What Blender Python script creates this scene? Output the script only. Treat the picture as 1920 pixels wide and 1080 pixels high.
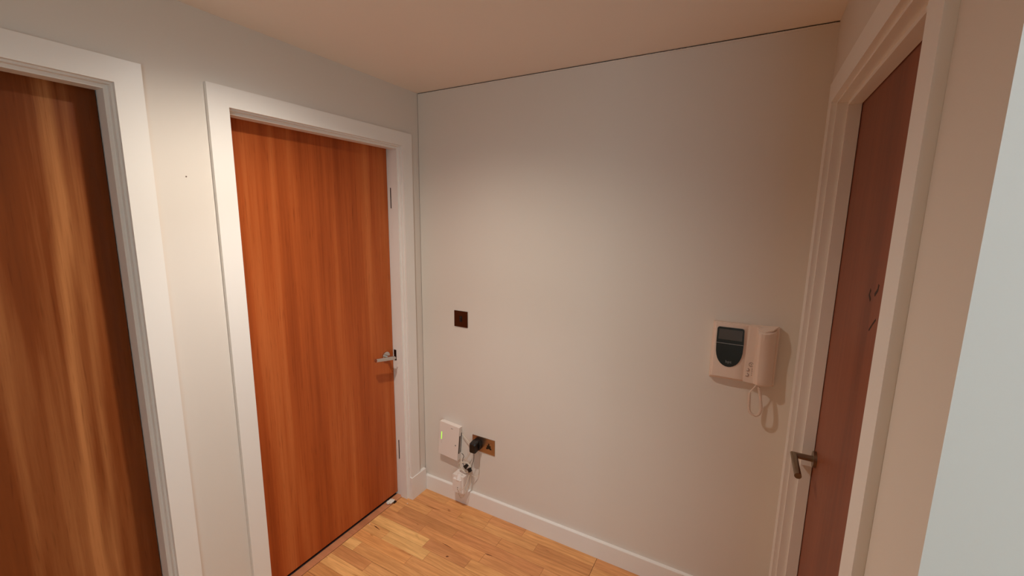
import bpy, bmesh, math, random
from mathutils import Vector, Matrix
rnd = random.Random(7)
S = bpy.context.scene
C = S.collection
for o in list(bpy.data.objects):
    bpy.data.objects.remove(o)

# ---------------------------------------------------------------- camera
CX, CY, CZ = 1.58846, -1.80585, 1.62340
YAW, PITCH, ROLL, FPX = 0.50661, -0.16203, 0.01274, 788.94
fw = Vector((-math.sin(YAW) * math.cos(PITCH), math.cos(YAW) * math.cos(PITCH), math.sin(PITCH)))
r0 = Vector((math.cos(YAW), math.sin(YAW), 0))
u0 = r0.cross(fw)
rt = math.cos(ROLL) * r0 + math.sin(ROLL) * u0
up = -math.sin(ROLL) * r0 + math.cos(ROLL) * u0
cam = bpy.data.objects.new('camera', bpy.data.cameras.new('camera'))
C.objects.link(cam)
cam.matrix_world = Matrix(((rt.x, up.x, -fw.x, CX), (rt.y, up.y, -fw.y, CY), (rt.z, up.z, -fw.z, CZ), (0, 0, 0, 1)))
cam.data.sensor_width = 36
cam.data.lens = FPX / 1920 * 36
cam.data.clip_start = 0.01
S.camera = cam

# ---------------------------------------------------------------- world, light, exposure
W, H = 1.7867, 2.2701          # hall width (far wall), ceiling height
YR = -1.2268                   # where the right wall ends at an outside corner
wd = bpy.data.worlds.new('world'); S.world = wd
wd.use_nodes = True
wd.node_tree.nodes['Background'].inputs[0].default_value = (0.9, 0.95, 1, 1)
wd.node_tree.nodes['Background'].inputs[1].default_value = 0.0

def spot(name, loc, energy, col, size=150, blend=0.6, rad=0.03, aim=(0, 0, -1)):
    l = bpy.data.lights.new(name, 'SPOT')
    l.energy = energy; l.color = col; l.spot_size = math.radians(size); l.spot_blend = blend
    l.shadow_soft_size = rad
    o = bpy.data.objects.new(name, l); C.objects.link(o)
    o.location = loc
    o.rotation_euler = Vector(aim).to_track_quat('-Z', 'Y').to_euler()
    return o

LAMP1 = (0.56, -0.96)          # downlight just above the frame
ADDED_LAMP = (2.10, -1.75)          # unseen downlight added round the corner for cool light
# one reflector lamp: its beam profile is the sum of a strong core and a weak wide skirt
for size_, watt_, tint_ in ((90, 34, (1.0, 0.98, 0.98)), (150, 42, (1.0, 0.90, 0.76)), (172, 7, (0.85, 0.95, 1.0))):
    spot('hall_lamp', (LAMP1[0], LAMP1[1], H - 0.015), watt_, tint_, size_, 1.0, 0.022)
spot('added_corridor_lamp', (ADDED_LAMP[0], ADDED_LAMP[1], H - 0.015), 11, (0.80, 0.92, 1.1), 160, 1.0, 0.022)  # unseen lamp, added to brighten the pale wall past the corner
FILL_LIGHT = ((0.60, 0.93, 1.08, 1), 2.6)  # cool fill given off by the added panel behind the viewer

S.view_settings.view_transform = 'Standard'
S.view_settings.look = 'None'
S.view_settings.gamma = 1
S.view_settings.use_curve_mapping = False
S.view_settings.exposure = 0.06
S.cycles.max_bounces = 12
S.cycles.diffuse_bounces = 8

# ---------------------------------------------------------------- materials
def srgb(r, g, b):
    f = lambda c: ((c / 255) / 12.92 if c / 255 <= 0.04045 else (((c / 255) + 0.055) / 1.055) ** 2.4)
    return (f(r), f(g), f(b), 1)

def mat(name, col, rough=0.5, metal=0.0, spec=0.5, bump=None, var=None, emit=None, coat=0):
    m = bpy.data.materials.new(name); m.use_nodes = True
    nt = m.node_tree; b = nt.nodes['Principled BSDF']
    b.inputs['Base Color'].default_value = col
    b.inputs['Roughness'].default_value = rough
    b.inputs['Metallic'].default_value = metal
    b.inputs['Specular IOR Level'].default_value = spec
    b.inputs['Coat Weight'].default_value = coat
    tc = nt.nodes.new('ShaderNodeTexCoord')
    if var:
        sc, amt = var
        n = nt.nodes.new('ShaderNodeTexNoise'); n.inputs['Scale'].default_value = sc; n.inputs['Detail'].default_value = 3
        nt.links.new(tc.outputs['Object'], n.inputs['Vector'])
        mx = nt.nodes.new('ShaderNodeMixRGB'); mx.blend_type = 'MULTIPLY'
        mx.inputs[1].default_value = col
        cr = nt.nodes.new('ShaderNodeValToRGB')
        cr.color_ramp.elements[0].position = 0.3; cr.color_ramp.elements[0].color = (1 - amt, 1 - amt, 1 - amt, 1)
        cr.color_ramp.elements[1].position = 0.7; cr.color_ramp.elements[1].color = (1, 1, 1, 1)
        nt.links.new(n.outputs['Fac'], cr.inputs[0]); nt.links.new(cr.outputs[0], mx.inputs[2])
        mx.inputs[0].default_value = 1
        nt.links.new(mx.outputs[0], b.inputs['Base Color'])
    if bump:
        sc, st, dist = bump
        n = nt.nodes.new('ShaderNodeTexNoise'); n.inputs['Scale'].default_value = sc; n.inputs['Detail'].default_value = 4
        nt.links.new(tc.outputs['Object'], n.inputs['Vector'])
        bp = nt.nodes.new('ShaderNodeBump'); bp.inputs['Strength'].default_value = st; bp.inputs['Distance'].default_value = dist
        nt.links.new(n.outputs['Fac'], bp.inputs['Height']); nt.links.new(bp.outputs[0], b.inputs['Normal'])
    if emit:
        b.inputs['Emission Color'].default_value = emit[0]; b.inputs['Emission Strength'].default_value = emit[1]
    return m

def veneer(name, dark, mid, light, scale_u, figure=0.0, fine=1.0, rough=0.38, off=0.0, pore=0.5, bands=(), contrast=1.0):
    """crown / quarter cut veneer: grain runs along z, streaks vary along y"""
    m = bpy.data.materials.new(name); m.use_nodes = True
    nt = m.node_tree; N = nt.nodes; L = nt.links; b = N['Principled BSDF']
    tc = N.new('ShaderNodeTexCoord')
    def noise(scale3, detail=4, rough_=0.55, dist=0.0, loc=(0, 0, 0)):
        mp = N.new('ShaderNodeMapping'); mp.inputs['Scale'].default_value = scale3; mp.inputs['Location'].default_value = loc
        L.new(tc.outputs['Object'], mp.inputs['Vector'])
        n = N.new('ShaderNodeTexNoise'); n.inputs['Scale'].default_value = 1; n.inputs['Detail'].default_value = detail
        n.inputs['Roughness'].default_value = rough_; n.inputs['Distortion'].default_value = dist
        L.new(mp.outputs[0], n.inputs['Vector']); return n.outputs['Fac']
    big = noise((1, scale_u, 0.55), 3, 0.5, figure, (off, off * 3, 0))
    finen = noise((1, scale_u * 7 * fine, 1.6), 5, 0.65, 0.15, (0, off, 3))
    cr = N.new('ShaderNodeValToRGB')
    e = cr.color_ramp.elements
    e[0].position = 0.30; e[0].color = dark
    e[1].position = 0.72; e[1].color = light
    k = cr.color_ramp.elements.new(0.5); k.color = mid
    ad = N.new('ShaderNodeMath'); ad.operation = 'MULTIPLY_ADD'; ad.inputs[1].default_value = 0.38; 
    sb = N.new('ShaderNodeMath'); sb.operation = 'SUBTRACT'; sb.inputs[1].default_value = 0.5
    L.new(finen, sb.inputs[0]); L.new(sb.outputs[0], ad.inputs[0]); L.new(big, ad.inputs[2])
    fac = ad.outputs[0]
    if contrast != 1.0:
        m1 = N.new('ShaderNodeMath'); m1.operation = 'MULTIPLY_ADD'; m1.inputs[1].default_value = contrast; m1.inputs[2].default_value = 0.5 * (1 - contrast) - 0.03
        L.new(fac, m1.inputs[0]); fac = m1.outputs[0]
    if bands:                                   # flame-like light streaks that wander along the grain
        sp = N.new('ShaderNodeSeparateXYZ'); L.new(tc.outputs['Object'], sp.inputs[0])
        wv = noise((1, 1.2, 1.1), 1.5, 0.5, 0, (0, 4, 1))
        wy = N.new('ShaderNodeMath'); wy.operation = 'MULTIPLY_ADD'; wy.inputs[1].default_value = 0.13
        L.new(wv, wy.inputs[0]); L.new(sp.outputs[1], wy.inputs[2])
        br_ = noise((1, 85, 1.4), 4, 0.7, 0.1, (0, 1, 7))
        for (c_, w_, a_) in bands:
            def mth(op, x, v=None, y=None):
                q = N.new('ShaderNodeMath'); q.operation = op; L.new(x, q.inputs[0])
                if v is not None: q.inputs[1].default_value = v
                if y is not None: L.new(y, q.inputs[1])
                return q.outputs[0]
            t_ = mth('MULTIPLY', mth('SUBTRACT', wy.outputs[0], c_ + 0.065), 1.0 / w_)
            t_ = mth('MULTIPLY', t_, None, t_)
            t_ = mth('EXPONENT', mth('MULTIPLY', t_, -1.0))
            t_ = mth('MULTIPLY', t_, None, mth('MULTIPLY', br_, 2.0 * a_))
            fac = mth('ADD', fac, None, t_)
    L.new(fac, cr.inputs[0])
    # small dark pores and flecks along the grain
    pr = noise((1, 170, 9), 2, 0.5, 0, (5, 0, off))
    pc = N.new('ShaderNodeValToRGB'); pc.color_ramp.elements[0].position = 0.60; pc.color_ramp.elements[1].position = 0.74
    pc.color_ramp.elements[0].color = (1, 1, 1, 1); g = 1 - pore * 0.5; pc.color_ramp.elements[1].color = (g, g * 0.95, g * 0.9, 1)
    L.new(pr, pc.inputs[0])
    mx = N.new('ShaderNodeMixRGB'); mx.blend_type = 'MULTIPLY'; mx.inputs[0].default_value = 1
    L.new(cr.outputs[0], mx.inputs[1]); L.new(pc.outputs[0], mx.inputs[2])
    L.new(mx.outputs[0], b.inputs['Base Color'])
    b.inputs['Roughness'].default_value = rough
    b.inputs['Specular IOR Level'].default_value = 0.22
    bp = N.new('ShaderNodeBump'); bp.inputs['Strength'].default_value = 0.12; bp.inputs['Distance'].default_value = 0.0006
    L.new(finen, bp.inputs['Height']); L.new(bp.outputs[0], b.inputs['Normal'])
    return m

def oak():
    """oak floor strips: grain along x, tone from each strip's own object colour"""
    m = bpy.data.materials.new('oak_strip'); m.use_nodes = True
    nt = m.node_tree; N = nt.nodes; L = nt.links; b = N['Principled BSDF']
    tc = N.new('ShaderNodeTexCoord'); oi = N.new('ShaderNodeObjectInfo')
    geo = N.new('ShaderNodeNewGeometry')
    cmb = N.new('ShaderNodeVectorMath'); cmb.operation = 'ADD'
    rv = N.new('ShaderNodeVectorMath'); rv.operation = 'SCALE'; rv.inputs[0].default_value = (13, 37, 5)
    L.new(oi.outputs['Random'], rv.inputs['Scale']); L.new(geo.outputs['Position'], cmb.inputs[0]); L.new(rv.outputs[0], cmb.inputs[1])
    def noise(s3, det, dist):
        mp = N.new('ShaderNodeMapping'); mp.inputs['Scale'].default_value = s3
        L.new(cmb.outputs[0], mp.inputs['Vector'])
        n = N.new('ShaderNodeTexNoise'); n.inputs['Scale'].default_value = 1; n.inputs['Detail'].default_value = det; n.inputs['Distortion'].default_value = dist
        L.new(mp.outputs[0], n.inputs['Vector']); return n.outputs['Fac']
    g1 = noise((5, 75, 1), 4, 0.6); g2 = noise((16, 330, 1), 3, 0.2); g3 = noise((7, 26, 1), 2, 0.4)
    def ramp(f, p0, c0, p1, c1):
        cr = N.new('ShaderNodeValToRGB'); e = cr.color_ramp.elements
        e[0].position = p0; e[0].color = (*c0, 1); e[1].position = p1; e[1].color = (*c1, 1)
        L.new(f, cr.inputs[0]); return cr.outputs[0]
    def mul(a, c):
        mx = N.new('ShaderNodeMixRGB'); mx.blend_type = 'MULTIPLY'; mx.inputs[0].default_value = 1
        L.new(a, mx.inputs[1]); L.new(c, mx.inputs[2]); return mx.outputs[0]
    c = mul(oi.outputs['Color'], ramp(g1, 0.35, (0.80, 0.74, 0.68), 0.65, (1.04, 1.04, 1.02)))
    c = mul(c, ramp(g2, 0.38, (0.90, 0.86, 0.82), 0.6, (1, 1, 1)))
    c = mul(c, ramp(g3, 0.22, (0.55, 0.42, 0.30), 0.30, (1, 1, 1)))
    L.new(c, b.inputs['Base Color'])
    b.inputs['Roughness'].default_value = 0.42
    b.inputs['Specular IOR Level'].default_value = 0.4
    bp = N.new('ShaderNodeBump'); bp.inputs['Strength'].default_value = 0.15; bp.inputs['Distance'].default_value = 0.0005
    L.new(g1, bp.inputs['Height']); L.new(bp.outputs[0], b.inputs['Normal'])
    return m

M = dict(
    wall=mat('wall_paint', srgb(222, 213, 203), 0.7, spec=0.25, bump=(320, 0.12, 0.0006), var=(1.3, 0.03)),
    ceil=mat('ceiling_paint', srgb(236, 226, 216), 0.85, spec=0.15, bump=(260, 0.10, 0.0006), var=(1.1, 0.03)),
    gloss=mat('white_satin_paint', srgb(234, 229, 223), 0.34, spec=0.45, bump=(60, 0.05, 0.0004)),
    caulk=mat('old_caulk', srgb(120, 98, 80), 0.9, var=(60, 0.5)),
    gap=mat('dark_gap', srgb(30, 22, 18), 0.9),
    subfloor=mat('subfloor', srgb(60, 34, 18), 0.8),
    thresh=veneer('threshold_oak', srgb(176, 112, 76), srgb(204, 136, 96), srgb(222, 158, 114), 3, pore=0.4),
    oak=oak(),
    door1=veneer('walnut_toned_veneer', srgb(92, 44, 18), srgb(126, 64, 28), srgb(184, 120, 72), 5.5, figure=0.6, rough=0.33, off=2.3, pore=0.4, contrast=0.55,
                 bands=((-1.350, 0.012, 0.10), (-1.388, 0.017, 0.21), (-1.430, 0.03, 0.08), (-1.515, 0.018, 0.08), (-1.64, 0.03, 0.12), (-1.80, 0.03, 0.12))),
    door2=veneer('cherry_veneer', srgb(150, 68, 27), srgb(176, 86, 38), srgb(196, 108, 56), 13, figure=0.2, fine=1.3, rough=0.40, off=7.7),
    door3=veneer('brown_cherry_veneer', srgb(118, 62, 40), srgb(134, 72, 46), srgb(146, 82, 54), 7, figure=0.3, rough=0.42, off=4.1),
    chrome=mat('satin_chrome', (0.62, 0.60, 0.57, 1), 0.22, 1.0),
    bronze=mat('dull_nickel', srgb(150, 138, 120), 0.30, 1.0, bump=(400, 0.05, 0.0002)),
    dark=mat('dark_metal', srgb(52, 42, 36), 0.35, 0.9),
    plate2=mat('dark_switch_plate', srgb(104, 92, 80), 0.2, 1.0),  # darker metal base for the switch plate and its screws
    plate=mat('antique_metal_plate', srgb(176, 156, 140), 0.30, 1.0, bump=(90, 0.08, 0.0003)),
    black=mat('black_plastic', srgb(18, 16, 16), 0.35),
    plastic=mat('white_plastic', srgb(232, 222, 214), 0.38, spec=0.45),
    plastic2=mat('cream_plastic', srgb(226, 205, 190), 0.42, spec=0.4),
    cablew=mat('off_white_cable', srgb(214, 200, 182), 0.5),
    glass=mat('tinted_panel', srgb(22, 34, 36), 0.16, spec=0.6),
    screen=mat('grey_screen', srgb(74, 70, 66), 0.22, spec=0.6),
    grey=mat('grey_print', srgb(128, 130, 128), 0.6),
    mark=mat('dark_print', srgb(110, 88, 76), 0.6),
    steel=mat('grey_bar', srgb(140, 140, 150), 0.4, 0.6),
    led=mat('green_led', srgb(120, 230, 40), 0.4, emit=(srgb(170, 240, 60), 1.1)),
    lampglow=mat('lamp_glow', (1, 1, 1, 1), 0.4, emit=((1, 0.9, 0.78, 1), 18)),
    fill_pane=mat('added_glow_pane', (0.8, 0.8, 0.8, 1), 0.5, emit=(FILL_LIGHT[0], FILL_LIGHT[1])),  # glowing surface of the added fill panel
    tissue=mat('white_rubber', srgb(226, 222, 212), 0.7, bump=(200, 0.4, 0.001)),
    scuff=mat('scuff', srgb(56, 32, 22), 0.8),
)

# ---------------------------------------------------------------- mesh helpers
def link(name, bm, m, parent=None, smooth=False, bevel=0.0, seg=2):
    if bevel:
        bmesh.ops.bevel(bm, geom=[e for e in bm.edges if len(e.link_faces) == 2 and e.calc_face_angle(0) > 0.6], offset=bevel,
                        segments=seg, affect='EDGES', profile=0.5, clamp_overlap=True)
    bmesh.ops.recalc_face_normals(bm, faces=bm.faces)
    me = bpy.data.meshes.new(name); bm.to_mesh(me); bm.free()
    if smooth:
        for p in me.polygons: p.use_smooth = True
        try: me.set_sharp_from_angle(angle=math.radians(25))
        except Exception: pass
    me.materials.append(m)
    o = bpy.data.objects.new(name, me); C.objects.link(o)
    if parent is not None:
        o.parent = parent
        o.matrix_parent_inverse = Matrix.Translation(-parent_loc(parent))
    return o

def parent_loc(p):
    v = Vector((0, 0, 0))
    while p is not None:
        v += p.location; p = p.parent
        break
    return v

def box(bm, x0, x1, y0, y1, z0, z1):
    vs = [bm.verts.new(p) for p in ((x0, y0, z0), (x1, y0, z0), (x1, y1, z0), (x0, y1, z0), (x0, y0, z1), (x1, y0, z1), (x1, y1, z1), (x0, y1, z1))]
    for f in ((0, 1, 2, 3), (4, 5, 6, 7), (0, 1, 5, 4), (1, 2, 6, 5), (2, 3, 7, 6), (3, 0, 4, 7)):
        bm.faces.new([vs[i] for i in f])
    return vs

def prism(bm, pts, d):
    """extrude closed outline pts (3-D list) by vector d"""
    d = Vector(d)
    a = [bm.verts.new(p) for p in pts]; b = [bm.verts.new(Vector(p) + d) for p in pts]
    bm.faces.new(a); bm.faces.new(b[::-1])
    n = len(pts)
    for i in range(n):
        bm.faces.new((a[i], a[(i + 1) % n], b[(i + 1) % n], b[i]))

def loft(bm, rings, cap=True):
    vr = [[bm.verts.new(p) for p in r] for r in rings]
    n = len(vr[0])
    for a, b in zip(vr[:-1], vr[1:]):
        for i in range(n):
            bm.faces.new((a[i], a[(i + 1) % n], b[(i + 1) % n], b[i]))
    if cap:
        bm.faces.new(vr[0]); bm.faces.new(vr[-1][::-1])

def tube(bm, pts, r, n=10, closed=False):
    pts = [Vector(p) for p in pts]
    rings = []
    prev = None
    for i, p in enumerate(pts):
        if closed: t = pts[(i + 1) % len(pts)] - pts[i - 1]
        else: t = pts[min(i + 1, len(pts) - 1)] - pts[max(i - 1, 0)]
        t.normalize()
        if prev is None:
            a = Vector((0, 0, 1)) if abs(t.z) < 0.9 else Vector((1, 0, 0))
            s = t.cross(a).normalized()
        else:
            s = (prev - t * prev.dot(t)).normalized()
        prev = s; q = t.cross(s)
        rings.append([p + (s * math.cos(2 * math.pi * k / n) + q * math.sin(2 * math.pi * k / n)) * r for k in range(n)])
    if closed: rings.append(rings[0]); 
    loft(bm, rings, cap=not closed)
    if closed: bmesh.ops.remove_doubles(bm, verts=bm.verts, dist=1e-6)

def cyl(bm, a, b, r, n=20, r2=None):
    a, b = Vector(a), Vector(b)
    t = (b - a).normalized(); s = t.orthogonal().normalized(); q = t.cross(s)
    R2 = r if r2 is None else r2
    loft(bm, [[c + (s * math.cos(2 * math.pi * k / n) + q * math.sin(2 * math.pi * k / n)) * rr for k in range(n)] for c, rr in ((a, r), (b, R2))])

def spline(ctrl, n=8):
    P = [Vector(c) for c in ctrl]; P = [2 * P[0] - P[1]] + P + [2 * P[-1] - P[-2]]
    out = []
    for i in range(1, len(P) - 2):
        for k in range(n):
            t = k / n
            out.append(0.5 * ((2 * P[i]) + (-P[i - 1] + P[i + 1]) * t + (2 * P[i - 1] - 5 * P[i] + 4 * P[i + 1] - P[i + 2]) * t * t + (-P[i - 1] + 3 * P[i] - 3 * P[i + 1] + P[i + 2]) * t ** 3))
    out.append(P[-2]); return out

def tag(o, label=None, cat=None, group=None, kind=None):
    if label: o['label'] = label
    if cat: o['category'] = cat
    if group: o['group'] = group
    if kind: o['kind'] = kind
    return o

def empty(name, loc):
    o = bpy.data.objects.new(name, None); C.objects.link(o); o.location = loc; o.empty_display_size = 0.05
    return o

def struct(name, bm, m, label, cat, **k):
    return tag(link(name, bm, m, **k), label, cat, kind='structure')

# ---------------------------------------------------------------- room shell
TW = 0.14                       # wall thickness
AW, AT = 0.066, 0.0145          # architrave width and thickness
HA = 2.0513                     # top of the architraves
LH = HA - AW - 0.006            # lining head underside
YB = -3.4                       # back of the hall, behind the camera
XE = 3.2                        # corridor round the corner to the right
D2 = (0.066, 1.0258); D1 = (1.1932, 2.153); D3 = (0.0971, 1.0588)   # architrave outer edges, measured from the corner

def opening(d): return d[0] + AW + 0.006 - 0.02, d[1] - AW - 0.006 + 0.02

def wall_with_doors(bm, side, ua, ub, doors, z1):
    """side -1: left wall (x<0); +1: right wall (x>W)"""
    xa, xb = (-TW, 0) if side < 0 else (W, W + TW)
    edges = [ua]
    for d in sorted(doors): edges += list(opening(d))
    edges.append(ub)
    for i in range(0, len(edges), 2):
        box(bm, xa, xb, -edges[i + 1], -edges[i], 0, z1)
    for d in doors:
        a, b = opening(d); box(bm, xa, xb, -b, -a, LH + 0.02, z1)

bm = bmesh.new(); wall_with_doors(bm, -1, -0.12, -YB, [D2, D1], H + 0.02)
wl = struct('wall_left', bm, M['wall'], 'beige-grey painted wall that holds the two wooden doors', 'wall')
bm = bmesh.new(); cyl(bm, (-0.0005, -1.103, 1.745), (0.0008, -1.103, 1.745), 0.0022, 10)
link('nail_hole', bm, M['mark'], wl)

# far wall: a hairline gap at the left corner and under the ceiling, with a ragged bead of old caulk
bm = bmesh.new(); box(bm, 0.0025, W + TW, 0, 0.12, 0, H - 0.003)
wf = struct('wall_far', bm, M['wall'], 'plain wall with the entry phone, light switch and socket on it', 'wall')
bm = bmesh.new()
n = 150; top = []; 
rings = []
for i in range(n + 1):
    x = 0.03 + (W - 0.03) * i / n
    k = 0.35 + 0.65 * min(1, max(0, (x - 0.5) / 0.9))
    d = (0.0012 + 0.0035 * rnd.random() * k); h = 0.003 + 0.006 * k * (0.6 + 0.4 * math.sin(x * 9)) + 0.0015 * rnd.random()
    rings.append([(x, 0.001, H - 0.0028), (x, -d, H - 0.0028 - h * 0.2), (x, -d * 0.7, H - 0.003 - h * 0.8), (x, 0.001, H - 0.003 - h)])
loft(bm, rings)
link('caulk_bead', bm, M['wall'], wf)
bm = bmesh.new(); box(bm, 0.004, W, 0.0005, 0.01, H - 0.0029, H - 0.0005)
link('ceiling_gap', bm, M['gap'], wf)
bm = bmesh.new(); box(bm, 0.0002, 0.0024, 0.001, 0.01, 0.1, H - 0.003)
link('corner_gap', bm, M['caulk'], wf)

bm = bmesh.new(); wall_with_doors(bm, 1, 0, -YR, [D3], H + 0.02)
wr = struct('wall_right', bm, M['wall'], 'shaded wall on the right that holds the reddish door', 'wall')
bm = bmesh.new(); box(bm, W + TW, XE, YR, YR + TW, 0, H + 0.02)
struct('wall_corridor', bm, M['wall'], 'pale wall in cool light at the right edge, past the outside corner', 'wall')
bm = bmesh.new(); box(bm, -TW, XE + TW, YB - 0.12, YB, 0, H + 0.02)
struct('wall_back', bm, M['wall'], 'plain painted wall behind the viewer', 'wall')
bm = bmesh.new(); box(bm, XE, XE + TW, YB, YR + TW, 0, H + 0.02)
struct('wall_side', bm, M['wall'], 'plain painted wall at the end of the side corridor', 'wall')
bm = bmesh.new(); box(bm, -TW, XE + TW, YB - 0.12, 0.12, H, H + 0.1)
ceil = struct('ceiling', bm, M['ceil'], 'plain off-white ceiling', 'ceiling')

# unseen glowing panel with a frame, added behind the viewer as cool fill
wn = empty('fill_panel_1', (2.5, YB, 1.3))
tag(wn, 'framed glowing panel added unseen behind the viewer to supply cool light', 'fill light', kind='structure')
bm = bmesh.new(); box(bm, 1.9, 3.1, YB + 0.02, YB + 0.03, 0.40, 2.20)
link('fill_pane', bm, M['fill_pane'], wn)
for x0, x1, z0, z1 in ((1.85, 1.9, 0.35, 2.25), (3.1, 3.15, 0.35, 2.25), (1.9, 3.1, 0.35, 0.40), (1.9, 3.1, 2.20, 2.25)):
    bm = bmesh.new(); box(bm, x0, x1, YB, YB + 0.045, z0, z1)
    link('fill_frame', bm, M['gloss'], wn, bevel=0.002)

# ---------------------------------------------------------------- floor
bm = bmesh.new(); box(bm, -TW, XE, YB, 0.0, -0.05, -0.0012)
floor = struct('floor', bm, M['subfloor'], 'warm oak strip floor with staggered short strips', 'floor')
tones = [srgb(220, 156, 95), srgb(232, 166, 102), srgb(241, 178, 112), srgb(211, 142, 83), srgb(199, 129, 76), srgb(248, 190, 122), srgb(225, 151, 93)]
LIGHT, MID, DARK, DK2 = srgb(250, 193, 122), srgb(225, 159, 98), srgb(194, 127, 76), srgb(208, 139, 88)
SW = 0.0625; Y0 = -0.009; XT = -0.057
# rows nearest the far wall as photographed: list of (x where the strip ends, tone)
known = {
    0: [(0.20, MID), (0.495, srgb(218, 149, 90)), (0.70, DK2), (1.087, MID), (1.45, DK2), (W, MID)],
    1: [(0.33, srgb(222, 149, 93)), (0.50, MID), (0.798, srgb(229, 163, 102)), (1.087, DARK), (1.52, MID), (W, DK2)],
    2: [(0.17, MID), (0.62, DK2), (1.087, srgb(215, 144, 88)), (1.38, MID), (W, DARK)],
    3: [(0.015, MID), (0.391, DARK), (0.887, srgb(199, 127, 81)), (1.087, DK2), (1.6, MID), (W, DARK)],
    4: [(0.22, DK2), (0.60, srgb(218, 146, 90)), (1.0, DK2), (1.4, LIGHT), (W, MID)],
    5: [(0.303, LIGHT), (0.56, srgb(208, 137, 88)), (0.90, MID), (1.3, DK2), (W, MID)],
    6: [(0.086, srgb(236, 173, 107)), (0.36, LIGHT), (0.75, MID), (1.2, DK2), (W, MID)],
    7: [(0.30, srgb(229, 156, 93)), (0.62, srgb(222, 154, 95)), (1.05, LIGHT), (W, MID)],
    8: [(0.02, LIGHT), (0.42, srgb(227, 161, 100)), (0.80, DK2), (1.3, MID), (W, LIGHT)],
    9: [(0.16, DK2), (0.50, srgb(234, 168, 107)), (0.95, MID), (W, DK2)],
    10: [(0.32, srgb(243, 183, 115)), (0.70, MID), (1.15, LIGHT), (W, MID)],
}
count = 0
row = 0; y = Y0
while y > YB + 0.01:
    y2 = max(y - SW, YB)
    xs = XT
    yin = y if row else -0.0005
    end = W if y > YR - 0.0 else XE
    # strips are set back from architraves by the walls' own line (x=0) away from the door openings
    ymid = (y + y2) / 2
    indoor2 = -(D2[1] - AW - 0.006) < ymid < -(D2[0] + AW + 0.006)
    indoor1 = -(D1[1] - AW - 0.006) < ymid < -(D1[0] + AW + 0.006)
    xs = XT if (indoor2 or indoor1) else 0.0
    segs = []
    if row in known:
        segs = list(known[row])
    else:
        x = xs; first = rnd.uniform(0.1, 0.5)
        while x < end - 1e-6:
            L = first if x == xs else rnd.uniform(0.34, 0.62)
            if x > W: L = rnd.uniform(0.6, 0.9)
            x = min(x + L, end)
            if end - x < 0.12: x = end
            segs.append((x, rnd.choice(tones)))
    x = xs
    board = (row % 3 == 0)
    for (xe, tone) in segs:
        if xe <= x + 1e-4: continue
        g = 0.0004
        gy = 0.0009 if board and row else 0.0003          # wider joint every third strip, as on three-strip boards
        gx = 0.0012 if abs(xe - 1.087) < 1e-3 else 0.0003
        if count < 292:
            bm = bmesh.new()
            ztop = rnd.uniform(-0.0002, 0.0001)
            box(bm, x + g, xe - gx, y2 + 0.0003, yin - gy, -0.0125, ztop)
            # tiny eased arris on the top edges
            te = [e for e in bm.edges if all(v.co.z > -0.001 for v in e.verts)]
            bmesh.ops.bevel(bm, geom=te, offset=0.0004, segments=1, affect='EDGES')
            p = link('plank', bm, M['oak'], floor)
            av = (0.733, 0.309, 0.107); tone = tuple(min(0.92, (0.62 * tone[i] + 0.38 * av[i]) * (1.08, 1.22, 1.32)[i]) for i in range(3))
            j = rnd.uniform(0.96, 1.04)
            p.color = (tone[0] * j, tone[1] * j, tone[2] * j, 1)
            count += 1
        x = xe
    y = y2; row += 1
# knots and dark grain streaks in the strips
def streak(x0, y0, x1, y1, w):
    bm = bmesh.new(); a = Vector((x0, y0, 0.00025)); b = Vector((x1, y1, 0.00025)); d = (b - a); n_ = Vector((-d.y, d.x, 0)).normalized() * w
    m1 = a.lerp(b, 0.35); m2 = a.lerp(b, 0.7)
    top = [a, m1 + n_, m2 + n_ * 0.7, b, m2 - n_ * 0.5, m1 - n_ * 0.8]
    prism(bm, top, (0, 0, -0.0004)); return bm
for q in ((0.372, -0.312, 0.448, -0.317, 0.0022), (0.442, -0.372, 0.458, -0.366, 0.005), (0.600, -0.262, 0.640, -0.257, 0.003), (-0.02, -0.396, 0.035, -0.405, 0.0035)):
    link('knot', streak(*q), mat('knot', srgb(112, 62, 30), 0.5), floor)

# ---------------------------------------------------------------- door sets
def P(side, n, u, z):
    return (n, -u, z) if side < 0 else (W - n, -u, z)

def sbox(bm, side, n0, n1, u0_, u1_, z0, z1):
    a = P(side, n0, u0_, z0); b = P(side, n1, u1_, z1)
    box(bm, min(a[0], b[0]), max(a[0], b[0]), min(a[1], b[1]), max(a[1], b[1]), z0, z1)

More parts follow.
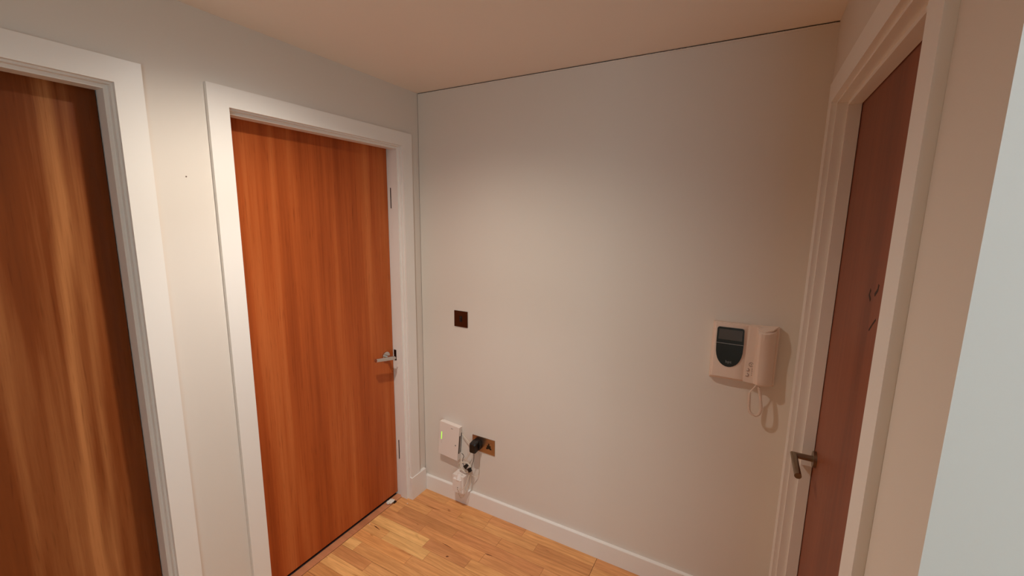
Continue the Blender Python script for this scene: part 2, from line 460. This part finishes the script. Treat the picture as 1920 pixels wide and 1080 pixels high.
def door_set(name, side, d, leaf_n, leafmat, label, gapz=0.020, handle=True, stop=(-0.062, -0.016), so=0.010, extras=True, handle_far=False, hmat='chrome'):
    u0_, u1_ = d
    root = empty(name, P(side, 0, (u0_ + u1_) / 2, 0))
    tag(root, label, 'door', kind='structure')
    li0, li1 = u0_ + AW + 0.006, u1_ - AW - 0.006       # lining faces
    # mitred architrave pieces
    for kind in ('near', 'head', 'far'):
        bm = bmesh.new()
        if kind == 'head': o2 = [(u0_, HA), (u1_, HA), (u1_ - AW, HA - AW), (u0_ + AW, HA - AW)]
        elif kind == 'near': o2 = [(u0_, 0), (u0_ + AW, 0), (u0_ + AW, HA - AW), (u0_, HA)]
        else: o2 = [(u1_ - AW, 0), (u1_, 0), (u1_, HA), (u1_ - AW, HA - AW)]
        prism(bm, [P(side, 0.0, u, z) for u, z in o2], Vector(P(side, AT, 0, 0)) - Vector(P(side, 0, 0, 0)))
        link('architrave', bm, M['gloss'], root, bevel=0.0022, smooth=True)
    bm = bmesh.new()
    sbox(bm, side, -TW, 0.0, li0 - 0.02, li0, 0, LH + 0.02)
    sbox(bm, side, -TW, 0.0, li1, li1 + 0.02, 0, LH + 0.02)
    sbox(bm, side, -TW, 0.0, li0, li1, LH, LH + 0.02)
    link('lining', bm, M['gloss'], root)
    for kind in range(3):
        bm = bmesh.new()
        if kind == 0: sbox(bm, side, stop[0], stop[1], li0, li0 + so, 0, LH)
        elif kind == 1: sbox(bm, side, stop[0], stop[1], li1 - so, li1, 0, LH)
        else: sbox(bm, side, stop[0], stop[1], li0 + so, li1 - so, LH - so, LH)
        link('door_stop', bm, M['gloss'], root, bevel=0.0022, smooth=True)
    bm = bmesh.new()
    sbox(bm, side, leaf_n - 0.044, leaf_n, li0 + 0.003, li1 - 0.003, gapz, LH - 0.003)
    leaf = link('door_leaf', bm, leafmat, root, bevel=0.001)
    if handle:
        hu, hz = (0.215, 0.862) if side > 0 else (0.198, 0.871)
        bm = bmesh.new(); cyl(bm, P(side, leaf_n, hu, hz), P(side, leaf_n + 0.009, hu, hz), 0.026, 36)
        h = link('handle', bm, M[hmat], root, bevel=0.0015, smooth=True)
        bm = bmesh.new()
        nx = leaf_n + 0.060; r = 0.0098; k = 20
        # one mitred elbow: neck out from the door, lever back across it, slightly drooping
        e = Vector(P(side, nx, hu, hz)); a = Vector(P(side, leaf_n + 0.006, hu, hz)); t = Vector(P(side, nx - 0.002, hu + 0.122, hz + (-0.008 if side > 0 else 0.020)))
        d1 = (e - a).normalized(); d2 = (t - e).normalized(); mit = (d1 - d2).normalized()
        s = d1.cross(d2).normalized(); q1 = d1.cross(s).normalized(); q2 = d2.cross(s).normalized()
        R1, R2, R3 = [], [], []
        for j in range(k):
            c_, s_ = math.cos(2 * math.pi * j / k), math.sin(2 * math.pi * j / k)
            off = s * c_ * r + q1 * s_ * r
            R1.append(a + off)
            pm = e + off                                  # slide along d1 to the mitre plane
            nrm = (d1 + d2).normalized()
            pm = pm + d1 * (-(off.dot(nrm)) / d1.dot(nrm))
            R2.append(pm)
            pt = pm + d2 * ((t - pm).dot(d2))
            R3.append(pt)
        loft(bm, [R1, R2, R3])
        link('lever', bm, M[hmat], h, smooth=True)
    return root, leaf, li0, li1

r2, leaf2, a0, a1 = door_set('door_2', -1, D2, -0.095, M['door2'], 'orange-brown veneered door with white crumpled scrap at its foot')
# dark hinge slots and latch keep on the near jamb
for z0, z1 in ((1.672, 1.778), (0.235, 0.352)):
    bm = bmesh.new(); box(bm, -0.0762, -0.0708, -0.1402, -0.138, z0, z1)
    link('hinge', bm, M['dark'], r2)
bm = bmesh.new(); box(bm, -0.088, -0.0685, -0.1405, -0.1375, 0.834, 0.895)
link('strike_plate', bm, M['dark'], r2, bevel=0.0006)
# timber threshold and metal bar under the door
bm = bmesh.new(); box(bm, -0.101, XT - 0.0015, -a1, -a0, -0.012, 0.0015)
link('threshold', bm, M['thresh'], r2, bevel=0.0006)
bm = bmesh.new(); box(bm, -0.108, -0.1015, -a1, -a0, -0.012, 0.001)
link('threshold_bar', bm, M['steel'], r2)
# white plinth wrapped round the foot of the architrave in the corner
bm = bmesh.new(); prism(bm, [(0.0, -0.137, 0), (0.019, -0.137, 0), (0.019, -0.016, 0), (0.0, -0.016, 0)], (0, 0, 0.137))
pl = struct('baseboard_left', bm, M['gloss'], 'short white skirting block at the foot of the door frame in the corner', 'baseboard', bevel=0.003, smooth=True)

r1, leaf1, b0, b1 = door_set('door_1', -1, D1, -0.095, M['door1'], 'brown figured veneered door cut off by the left edge', handle=False)
bm = bmesh.new(); box(bm, -0.101, XT - 0.0015, -b1, -b0, -0.012, 0.0015)
link('threshold', bm, M['thresh'], r1)

r3, leaf3, c0, c1 = door_set('door_3', 1, D3, -0.060, M['door3'], 'dark reddish-brown door seen at a steep angle in the right wall', stop=(-0.058, -0.026), hmat='bronze')
bm = bmesh.new(); box(bm, W + 0.0, W + 0.12, -c1, -c0, -0.012, 0.0005)
link('threshold', bm, M['thresh'], r3)
# dark scuffs on the door
def scuff(pts, r):
    bm = bmesh.new()
    tube(bm, [(W + 0.0600, y_, z_) for y_, z_ in pts], r, 6)
    bmesh.ops.scale(bm, vec=(0.12, 1, 1), verts=bm.verts, space=Matrix.Translation((-(W + 0.0600), 0, 0)))
    link('scuff_mark', bm, M['scuff'], r3)

# ---------------------------------------------------------------- skirting on the far wall
def skirting(name, x0, x1, h, t, label):
    bm = bmesh.new()
    prof = [(0, 0), (-t, 0), (-t, h - 0.004), (-t + 0.0012, h - 0.0008), (-t + 0.003, h), (0, h + 0.0008)]
    prism(bm, [(x0, y_, z_) for y_, z_ in prof], (x1 - x0, 0, 0))
    return struct(name, bm, M['gloss'], label, 'baseboard')
skirting('baseboard_far', 0.0028, W - 0.0, 0.092, 0.015, 'long white skirting board along the foot of the far wall')
bm = bmesh.new()
prism(bm, [(W, YR, 0), (W - 0.015, YR, 0), (W - 0.015, YR, 0.09), (W - 0.011, YR, 0.094), (W, YR, 0.094)], (0, -YR - D3[1], 0))
struct('baseboard_right', bm, M['gloss'], 'white skirting board between the reddish door and the outside corner', 'baseboard')

# ---------------------------------------------------------------- light switch and socket
def plate(parent, x0, x1, z0, z1, m, t=0.004):
    bm = bmesh.new(); box(bm, x0, x1, -t, 0.0, z0, z1)
    return link('face_plate', bm, M[m], parent, bevel=0.0014, smooth=True)

sw = empty('light_switch', (0.275, 0, 1.089))
tag(sw, 'small square dark metal light switch on the wall beside the orange-brown door', 'light switch')
plate(sw, 0.2315, 0.3185, 1.0445, 1.1325, 'plate2')
bm = bmesh.new(); box(bm, 0.2665, 0.2835, -0.0055, -0.003, 1.073, 1.105)
rk = link('switch_surround', bm, M['black'], sw, bevel=0.001)
bm = bmesh.new(); prism(bm, [(0.2695, -0.0045, 1.077), (0.2695, -0.0058, 1.077), (0.2695, -0.0098, 1.101), (0.2695, -0.0045, 1.101)], (0.011, 0, 0))
link('rocker', bm, M['black'], sw, bevel=0.0006)
for z in (1.0885,):
    for x in (0.2445, 0.3055):
        bm = bmesh.new(); cyl(bm, (x, -0.0038, z), (x, -0.0050, z), 0.0030, 14)
        link('screw', bm, M['plate2'], sw, smooth=True)

so_ = empty('wall_socket', (0.4215, 0, 0.395))
tag(so_, 'dark metal double socket low on the wall with a black plug in its left half', 'wall socket')
plate(so_, 0.349, 0.494, 0.352, 0.440, 'plate')
for cx in (0.386, 0.457):
    bm = bmesh.new(); box(bm, cx - 0.020, cx + 0.020, -0.0055, -0.003, 0.372, 0.419)
    ins = link('outlet', bm, M['plate'], so_, bevel=0.002)
    for (px, pz, w, h) in ((0, 0.0125, 0.009, 0.013), (-0.0112, -0.0105, 0.011, 0.009), (0.0112, -0.0105, 0.011, 0.009), (0, -0.002, 0.024, 0.020)):
        bm = bmesh.new(); box(bm, cx + px - w / 2, cx + px + w / 2, -0.0058, -0.0050, 0.396 + pz - h / 2, 0.396 + pz + h / 2)
        link('pin_slot', bm, M['black'], ins)

# black plug-in adapter in the left outlet, with its thin lead
ad = empty('power_adapter', (0.388, -0.03, 0.395))
tag(ad, 'chunky black plug in the left half of the double socket', 'plug')
bm = bmesh.new()
prism(bm, [(0.364, -0.006, 0.374), (0.410, -0.006, 0.374), (0.414, -0.006, 0.398), (0.405, -0.006, 0.424), (0.371, -0.006, 0.424), (0.361, -0.006, 0.398)], (0, -0.022, 0))
link('plug_base', bm, M['black'], ad, bevel=0.003, smooth=True)
bm = bmesh.new()
rings = []
for y_, s_ in ((-0.020, 0.90), (-0.030, 1.0), (-0.056, 0.96), (-0.062, 0.80)):
    cx, cz = 0.385, 0.397 - (abs(y_) - 0.02) * 0.12
    hw, hh = 0.0205 * s_, 0.030 * s_
    rings.append([(cx - hw, y_, cz - hh * 0.8), (cx - hw * 0.7, y_, cz - hh), (cx + hw * 0.7, y_, cz - hh), (cx + hw, y_, cz - hh * 0.8),
                  (cx + hw, y_, cz + hh * 0.8), (cx + hw * 0.7, y_, cz + hh), (cx - hw * 0.7, y_, cz + hh), (cx - hw, y_, cz + hh * 0.8)])
loft(bm, rings)
link('plug_body', bm, M['black'], ad, bevel=0.0015, smooth=True)
bm = bmesh.new(); tube(bm, spline([(0.385, -0.045, 0.366), (0.386, -0.044, 0.345), (0.380, -0.038, 0.315), (0.367, -0.034, 0.280), (0.360, -0.032, 0.255), (0.345, -0.034, 0.238), (0.322, -0.032, 0.240), (0.302, -0.030, 0.262),
                                   (0.300, -0.028, 0.290), (0.306, -0.028, 0.305), (0.300, -0.026, 0.315), (0.290, -0.024, 0.318)]), 0.0016, 7)
link('lead', bm, M['black'], ad, smooth=True)

# ---------------------------------------------------------------- router box
RX, RZ, RA = 0.2045, 0.3745, math.radians(-4.5)
rt_ = empty('router', (RX, -0.015, RZ))
tag(rt_, 'slim white broadband box with a green light, wall-mounted above the skirting', 'router')
def rp(x, z):  # local panel coords -> world x, z with the slight clockwise tilt
    c_, s_ = math.cos(RA), math.sin(RA)
    return RX + c_ * x - s_ * z, RZ + s_ * x + c_ * z
def rprism(pts, ya, yb):
    bm = bmesh.new(); prism(bm, [(rp(x, z)[0], ya, rp(x, z)[1]) for x, z in pts], (0, yb - ya, 0)); return bm
hw, hh = 0.0675, 0.102
link('casing', rprism([(-hw, -hh), (hw, -hh), (hw, hh), (-hw, hh)], -0.010, -0.032), M['plastic'], rt_, bevel=0.0035, smooth=True)
link('back_plate', rprism([(-hw + 0.004, -hh + 0.004), (hw - 0.003, -hh + 0.004), (hw - 0.003, hh - 0.004), (-hw + 0.004, hh - 0.004)], 0.0, -0.0102), M['plastic'], rt_)
link('port_recess', rprism([(hw - 0.004, -0.062), (hw - 0.001, -0.062), (hw - 0.001, 0.060), (hw - 0.004, 0.060)], -0.012, -0.001), M['black'], rt_)
link('port_slot', rprism([(hw - 0.002, -0.062), (hw + 0.0006, -0.062), (hw + 0.0006, 0.048), (hw - 0.002, 0.048)], -0.026, -0.016), M['dark'], rt_)
link('status_light', rprism([(-0.0535, -0.006), (-0.0495, -0.006), (-0.0495, 0.040), (-0.0535, 0.040)], -0.0318, -0.0327), M['led'], rt_)
bm = bmesh.new(); x_, z_ = rp(0.049, -0.012); cyl(bm, (x_, -0.0318, z_), (x_, -0.0327, z_), 0.0042, 16); link('round_mark', bm, M['grey'], rt_)
for k, w in enumerate((0.007, 0.004)):
    link('print_mark', rprism([(0.012 + k * 0.009, 0.079), (0.012 + k * 0.009 + w, 0.079), (0.012 + k * 0.009 + w, 0.083), (0.012 + k * 0.009, 0.083)], -0.0318, -0.0324), M['grey'], rt_)
for k in range(3):
    link('print_mark', rprism([(-0.053, -0.013 - k * 0.007), (-0.050, -0.013 - k * 0.007), (-0.050, -0.0145 - k * 0.007), (-0.053, -0.0145 - k * 0.007)], -0.0318, -0.0323), M['grey'], rt_)

# ---------------------------------------------------------------- white adapter resting on the skirting
wa = empty('adapter_block', (0.285, -0.03, 0.0925))
tag(wa, 'white adapter block sitting on the skirting below the broadband box', 'adapter')
bm = bmesh.new()
box(bm, 0.2475, 0.3235, -0.056, -0.001, 0.0945, 0.196)
link('block', bm, M['plastic'], wa, bevel=0.005, seg=3, smooth=True)
bm = bmesh.new(); box(bm, 0.257, 0.310, -0.0665, -0.054, 0.100, 0.178)
link('front_cover', bm, M['plastic'], wa, bevel=0.004, smooth=True)
bm = bmesh.new(); cyl(bm, (0.290, -0.060, 0.172), (0.290, -0.040, 0.201), 0.014, 20)
link('cable_boss', bm, M['plastic'], wa, bevel=0.002, smooth=True)
bm = bmesh.new(); box(bm, 0.287, 0.293, -0.0672, -0.066, 0.118, 0.134)
link('port_slot', bm, M['mark'], wa)
bm = bmesh.new(); tube(bm, spline([(0.290, -0.068, 0.128), (0.312, -0.080, 0.131), (0.338, -0.070, 0.150), (0.346, -0.050, 0.185), (0.352, -0.040, 0.215), (0.356, -0.034, 0.240)]), 0.0024, 8)
link('lead', bm, M['cablew'], wa, smooth=True)
bm = bmesh.new(); tube(bm, spline([(0.285, -0.050, 0.100), (0.287, -0.052, 0.080), (0.299, -0.050, 0.062), (0.314, -0.045, 0.072), (0.327, -0.038, 0.105), (0.344, -0.030, 0.140), (0.352, -0.028, 0.180), (0.356, -0.030, 0.230)]), 0.0030, 8)
link('lead', bm, M['cablew'], wa, smooth=True)

# white data cable coiled between box and socket
dc = empty('data_cable', (0.32, -0.03, 0.26))
tag(dc, 'coiled off-white cable hanging from the broadband box', 'cable')
bm = bmesh.new()
pts = [(0.288, -0.016, 0.432), (0.300, -0.022, 0.428), (0.330, -0.026, 0.410), (0.352, -0.026, 0.385), (0.352, -0.026, 0.345), (0.325, -0.026, 0.300), (0.302, -0.028, 0.275)]
for k in range(40):
    a = math.radians(150 - k * 30); rx = 0.040 + 0.004 * math.sin(k * 0.8); rz = 0.028 + 0.003 * math.cos(k * 1.3)
    pts.append((0.315 + rx * math.cos(a) + 0.002 * math.sin(k), -0.026 - 0.010 * (k / 40) + 0.004 * math.sin(a * 2), 0.247 + rz * math.sin(a)))
tube(bm, spline(pts, 5), 0.0021, 7)
link('coil', bm, M['cablew'], dc, smooth=True)
for cx, cz, a in ((0.331, 0.262, 0.7), (0.354, 0.247, -0.5)):
    bm = bmesh.new()
    box(bm, -0.0085, 0.0085, -0.008, 0.008, -0.010, 0.010)
    bmesh.ops.rotate(bm, verts=bm.verts, matrix=Matrix.Rotation(a, 3, 'Y')); bmesh.ops.translate(bm, verts=bm.verts, vec=(cx, -0.040, cz))
    link('cable_tie', bm, M['black'], dc, bevel=0.002, smooth=True)
bm = bmesh.new(); tube(bm, spline([(0.352, -0.040, 0.240), (0.362, -0.034, 0.215), (0.385, -0.010, 0.200), (0.392, -0.004, 0.225), (0.395, -0.004, 0.28), (0.393, -0.006, 0.335), (0.389, -0.03, 0.362)]), 0.0016, 7)
link('thin_wire', bm, M['cablew'], dc, smooth=True)

# ---------------------------------------------------------------- entry phone
ic = empty('intercom', (1.61, 0, 1.135))
tag(ic, 'cream video entry phone with handset and dark shield-shaped panel', 'intercom')
def xprism(pts, ya, yb):
    bm = bmesh.new(); prism(bm, [(x, ya, z) for x, z in pts], (0, yb - ya, 0)); return bm
bm = bmesh.new()
loft(bm, [[(1.502, -0.0, 1.010), (1.722, -0.0, 1.010), (1.722, -0.0, 1.240), (1.502, -0.0, 1.240)],
          [(1.502, -0.022, 1.016), (1.722, -0.022, 1.020), (1.722, -0.022, 1.244), (1.502, -0.022, 1.244)],
          [(1.506, -0.030, 1.024), (1.718, -0.030, 1.026), (1.718, -0.030, 1.242), (1.506, -0.030, 1.242)]])
link('casing', bm, M['plastic2'], ic, bevel=0.003, smooth=True)
# raised curved monitor fascia on the left that sinks towards the handset
bm = bmesh.new()
rings = []
for x_, d in ((1.508, 0.030), (1.512, 0.034), (1.55, 0.036), (1.59, 0.036), (1.612, 0.034), (1.622, 0.029)):
    rings.append([(x_, -0.026, 1.026), (x_, -d, 1.028), (x_, -d, 1.239), (x_, -0.026, 1.241)])
loft(bm, rings); link('fascia', bm, M['plastic2'], ic, smooth=True)
# shield-shaped dark panel
sh = [(1.5175, 1.219), (1.5195, 1.2235), (1.524, 1.226), (1.602, 1.2265), (1.6075, 1.2240), (1.609, 1.219), (1.611, 1.165)]
for k in range(1, 16):
    a = k / 16 * math.pi
    sh.append((1.5645 + 0.0465 * math.cos(a), 1.155 - 0.084 * math.sin(a) ** 0.75))
sh += [(1.5175, 1.165)]
pn = link('screen_panel', xprism(sh, -0.034, -0.0385), M['glass'], ic, bevel=0.0008)
link('screen', xprism([(1.5235, 1.178), (1.6045, 1.178), (1.6035, 1.2185), (1.524, 1.2185)], -0.0380, -0.0390), M['screen'], pn)
link('screen_line', xprism([(1.518, 1.1615), (1.6105, 1.1615), (1.6105, 1.1640), (1.518, 1.1640)], -0.0380, -0.0391), M['grey'], pn)
# maker's lettering low on the panel
cu = bpy.data.curves.new('text', 'FONT'); cu.body = 'bpt'; cu.size = 0.0155; cu.align_x = 'CENTER'; cu.extrude = 0.0002; cu.space_character = 1.05
tmp = bpy.data.objects.new('text', cu); C.objects.link(tmp)
bpy.context.view_layer.update()
tm = bpy.data.meshes.new_from_object(tmp.evaluated_get(bpy.context.evaluated_depsgraph_get()))
bpy.data.objects.remove(tmp)
bm = bmesh.new(); bm.from_mesh(tm); bpy.data.meshes.remove(tm)
bmesh.ops.rotate(bm, verts=bm.verts, matrix=Matrix.Rotation(math.pi / 2, 3, 'X'))
bmesh.ops.translate(bm, verts=bm.verts, vec=(1.5655, -0.0388, 1.0865))
link('lettering', bm, M['grey'], pn)
# button strip between fascia and handset
bm = bmesh.new()
prism(bm, [(1.620, -0.028, 1.024), (1.662, -0.028, 1.020), (1.668, -0.028, 1.242), (1.628, -0.028, 1.243)], (0, -0.010, 0))
link('button_strip', bm, M['plastic2'], ic, bevel=0.003, smooth=True)
for (x_, z_, r) in ((1.632, 1.073, 0.0062), (1.631, 1.053, 0.0072)):
    bm = bmesh.new(); cyl(bm, (x_, -0.037, z_), (x_, -0.0402, z_), r, 22)
    b_ = link('button', bm, M['plastic2'], ic, bevel=0.001, smooth=True)
    bm = bmesh.new(); tube(bm, [(x_ + r * 0.78 * math.cos(math.radians(a)), -0.0403, z_ + r * 0.78 * math.sin(math.radians(a))) for a in range(-130, 110, 20)], 0.0008, 5)
    link('button_symbol', bm, M['mark'], b_)
# key symbol and tick marks
bm = bmesh.new(); x_, z_ = 1.642, 1.094
tube(bm, [(x_ + 0.007 * math.cos(math.radians(a)), -0.0383, z_ + 0.008 * math.sin(math.radians(a))) for a in range(20, 330, 20)], 0.0007, 5)
link('key_symbol', bm, M['mark'], ic)
bm = bmesh.new(); tube(bm, [(x_ - 0.003, -0.0383, z_ + 0.004), (x_ + 0.003, -0.0383, z_), (x_ - 0.001, -0.0383, z_ - 0.004)], 0.0007, 5)
link('key_symbol', bm, M['mark'], ic)
for k in range(4):
    bm = bmesh.new(); box(bm, 1.6455, 1.6475, -0.0386, -0.0378, 1.052 + k * 0.008, 1.055 + k * 0.008)
    link('tick_mark', bm, M['mark'], ic)
# handset: rounded bar whose ridge stands well off the wall
hs = None
bm = bmesh.new(); rings = []
prof = [(1.650, 0.026), (1.651, 0.048), (1.656, 0.060), (1.664, 0.067), (1.675, 0.068), (1.688, 0.063), (1.700, 0.053), (1.710, 0.041), (1.715, 0.026)]
for z_, s_, dx in ((1.022, 0.70, 0.004), (1.026, 0.86, 0.003), (1.036, 0.92, 0.002), (1.060, 0.90, 0.001), (1.135, 0.86, 0.0), (1.200, 0.92, 0.0), (1.222, 1.0, 0.0), (1.2320, 0.98, 0.0), (1.2375, 0.82, 0)):
    rings.append([(1.682 + (x - 1.682) * (1.0 if s_ > 0.75 else 0.93) + dx, -(0.020 + (d - 0.020) * s_), z_ - (d - 0.026) * 0.25 * (1 if z_ > 1.15 else 0)) for x, d in prof])
loft(bm, rings)
hs = link('handset', bm, M['plastic2'], ic, smooth=True)
bm = bmesh.new()
prism(bm, [(1.640, -0.022, 1.2395), (1.719, -0.022, 1.2435), (1.700, -0.050, 1.2335), (1.676, -0.060, 1.226), (1.655, -0.050, 1.231)], (0, 0.0, 0.0045))
link('cradle_top', bm, M['plastic2'], ic, bevel=0.0018, smooth=True)
# coiled cord
path = spline([(1.664, -0.046, 1.018), (1.655, -0.050, 1.004), (1.6475, -0.050, 0.990), (1.6478, -0.048, 0.965), (1.650, -0.046, 0.925), (1.656, -0.046, 0.908), (1.668, -0.046, 0.9015), (1.681, -0.046, 0.905),
               (1.6885, -0.046, 0.925), (1.6865, -0.046, 0.955), (1.680, -0.047, 0.990), (1.674, -0.047, 1.015), (1.672, -0.046, 1.030)], 30)
fine = []
pos = 0
for i in range(len(path) - 1):
    fine.append(path[i])
L_ = [0]
for a, b in zip(path[:-1], path[1:]): L_.append(L_[-1] + (b - a).length)
hel = []
tot = L_[-1]; nst = 1500
j = 0
for i in range(nst + 1):
    s_ = tot * i / nst
    while j < len(L_) - 2 and L_[j + 1] < s_: j += 1
    f_ = (s_ - L_[j]) / max(1e-9, L_[j + 1] - L_[j])
    p_ = path[j].lerp(path[j + 1], f_)
    t_ = (path[min(j + 2, len(path) - 1)] - path[max(j - 1, 0)]).normalized()
    s1 = Vector((0, 1, 0)); s2 = t_.cross(s1).normalized()
    fade = min(1, max(0, (s_ - 0.030) / 0.006)) * min(1, max(0, (tot - 0.012 - s_) / 0.006))
    R_ = 0.0034 * fade
    ang = s_ / 0.0042 * 2 * math.pi
    hel.append(p_ + s1 * math.cos(ang) * R_ + s2 * math.sin(ang) * R_)
bm = bmesh.new(); tube(bm, hel, 0.0019, 6)
link('coiled_cord', bm, M['plastic2'], ic, smooth=True)

# ---------------------------------------------------------------- bits on the floor
bm = bmesh.new(); bmesh.ops.create_icosphere(bm, subdivisions=3, radius=1)
r_ = random.Random(3)
from mathutils import noise as mn
for v in bm.verts:
    d = 1 + 0.5 * mn.noise(v.co * 2.2) + 0.2 * mn.noise(v.co * 6)
    v.co = Vector((v.co.x * 0.015 * d, v.co.y * 0.022 * d, max(v.co.z, -0.7) * 0.011 * d))
bmesh.ops.rotate(bm, verts=bm.verts, matrix=Matrix.Rotation(-0.2, 3, 'Z'))
zmin = min(v.co.z for v in bm.verts)
bmesh.ops.translate(bm, verts=bm.verts, vec=(-0.072, -0.222, 0.0014 - zmin))
tag(link('crumpled_scrap', bm, M['tissue'], smooth=False), 'small crumpled white scrap on the threshold of the orange-brown door', 'scrap')
bm = bmesh.new(); box(bm, -0.062, -0.050, -0.214, -0.196, 0.0, 0.006)  # low black block beside the white scrap
tag(link('black_block', bm, M['black'], bevel=0.0015), 'tiny black piece beside the crumpled white scrap', 'debris')
for (x_, y_, s_, lab) in ((0.013, -0.176, 0.0032, 'tiny white paint fleck on the floor near the corner skirting block'),
                          (-0.045, -0.402, 0.0035, 'tiny white paint fleck on the floor at the edge of the threshold')):
    bm = bmesh.new(); bmesh.ops.create_icosphere(bm, subdivisions=1, radius=s_)
    for v in bm.verts: v.co = Vector((x_ + v.co.x, y_ + v.co.y, 0.0002 + (v.co.z + s_) * 0.4))
    tag(link('paint_fleck', bm, M['plastic']), lab, 'paint fleck')

# dark scuffs on the right-hand door
scuff([(-0.567, 1.474), (-0.56, 1.461), (-0.577, 1.45)], 0.0054)
scuff([(-0.626, 1.493), (-0.624, 1.481), (-0.605, 1.467)], 0.0048)
scuff([(-0.643, 1.418), (-0.624, 1.404), (-0.601, 1.385)], 0.0031)

# ---------------------------------------------------------------- ceiling downlights: hall one above the frame, corridor one added for its light
for (lx, ly), lab in ((LAMP1, 'round recessed downlight in the hall ceiling above the doors'), (ADDED_LAMP, 'unseen downlight added in the side corridor ceiling to supply cool light')):
    dl = empty('downlight', (lx, ly, H))
    tag(dl, lab, 'ceiling light')
    bm = bmesh.new(); rings = []
    for k in range(33):
        a = 2 * math.pi * k / 32
        rings.append([(lx + r * math.cos(a), ly + r * math.sin(a), z) for r, z in ((0.034, H - 0.0005), (0.034, H - 0.004), (0.043, H - 0.005), (0.045, H - 0.0005))])
    loft(bm, rings, cap=False); bmesh.ops.remove_doubles(bm, verts=bm.verts, dist=1e-6)
    link('trim_ring', bm, M['chrome'], dl, smooth=True)
    bm = bmesh.new(); cyl(bm, (lx, ly, H - 0.0005), (lx, ly, H - 0.003), 0.033, 24)
    link('lens', bm, M['lampglow'], dl)
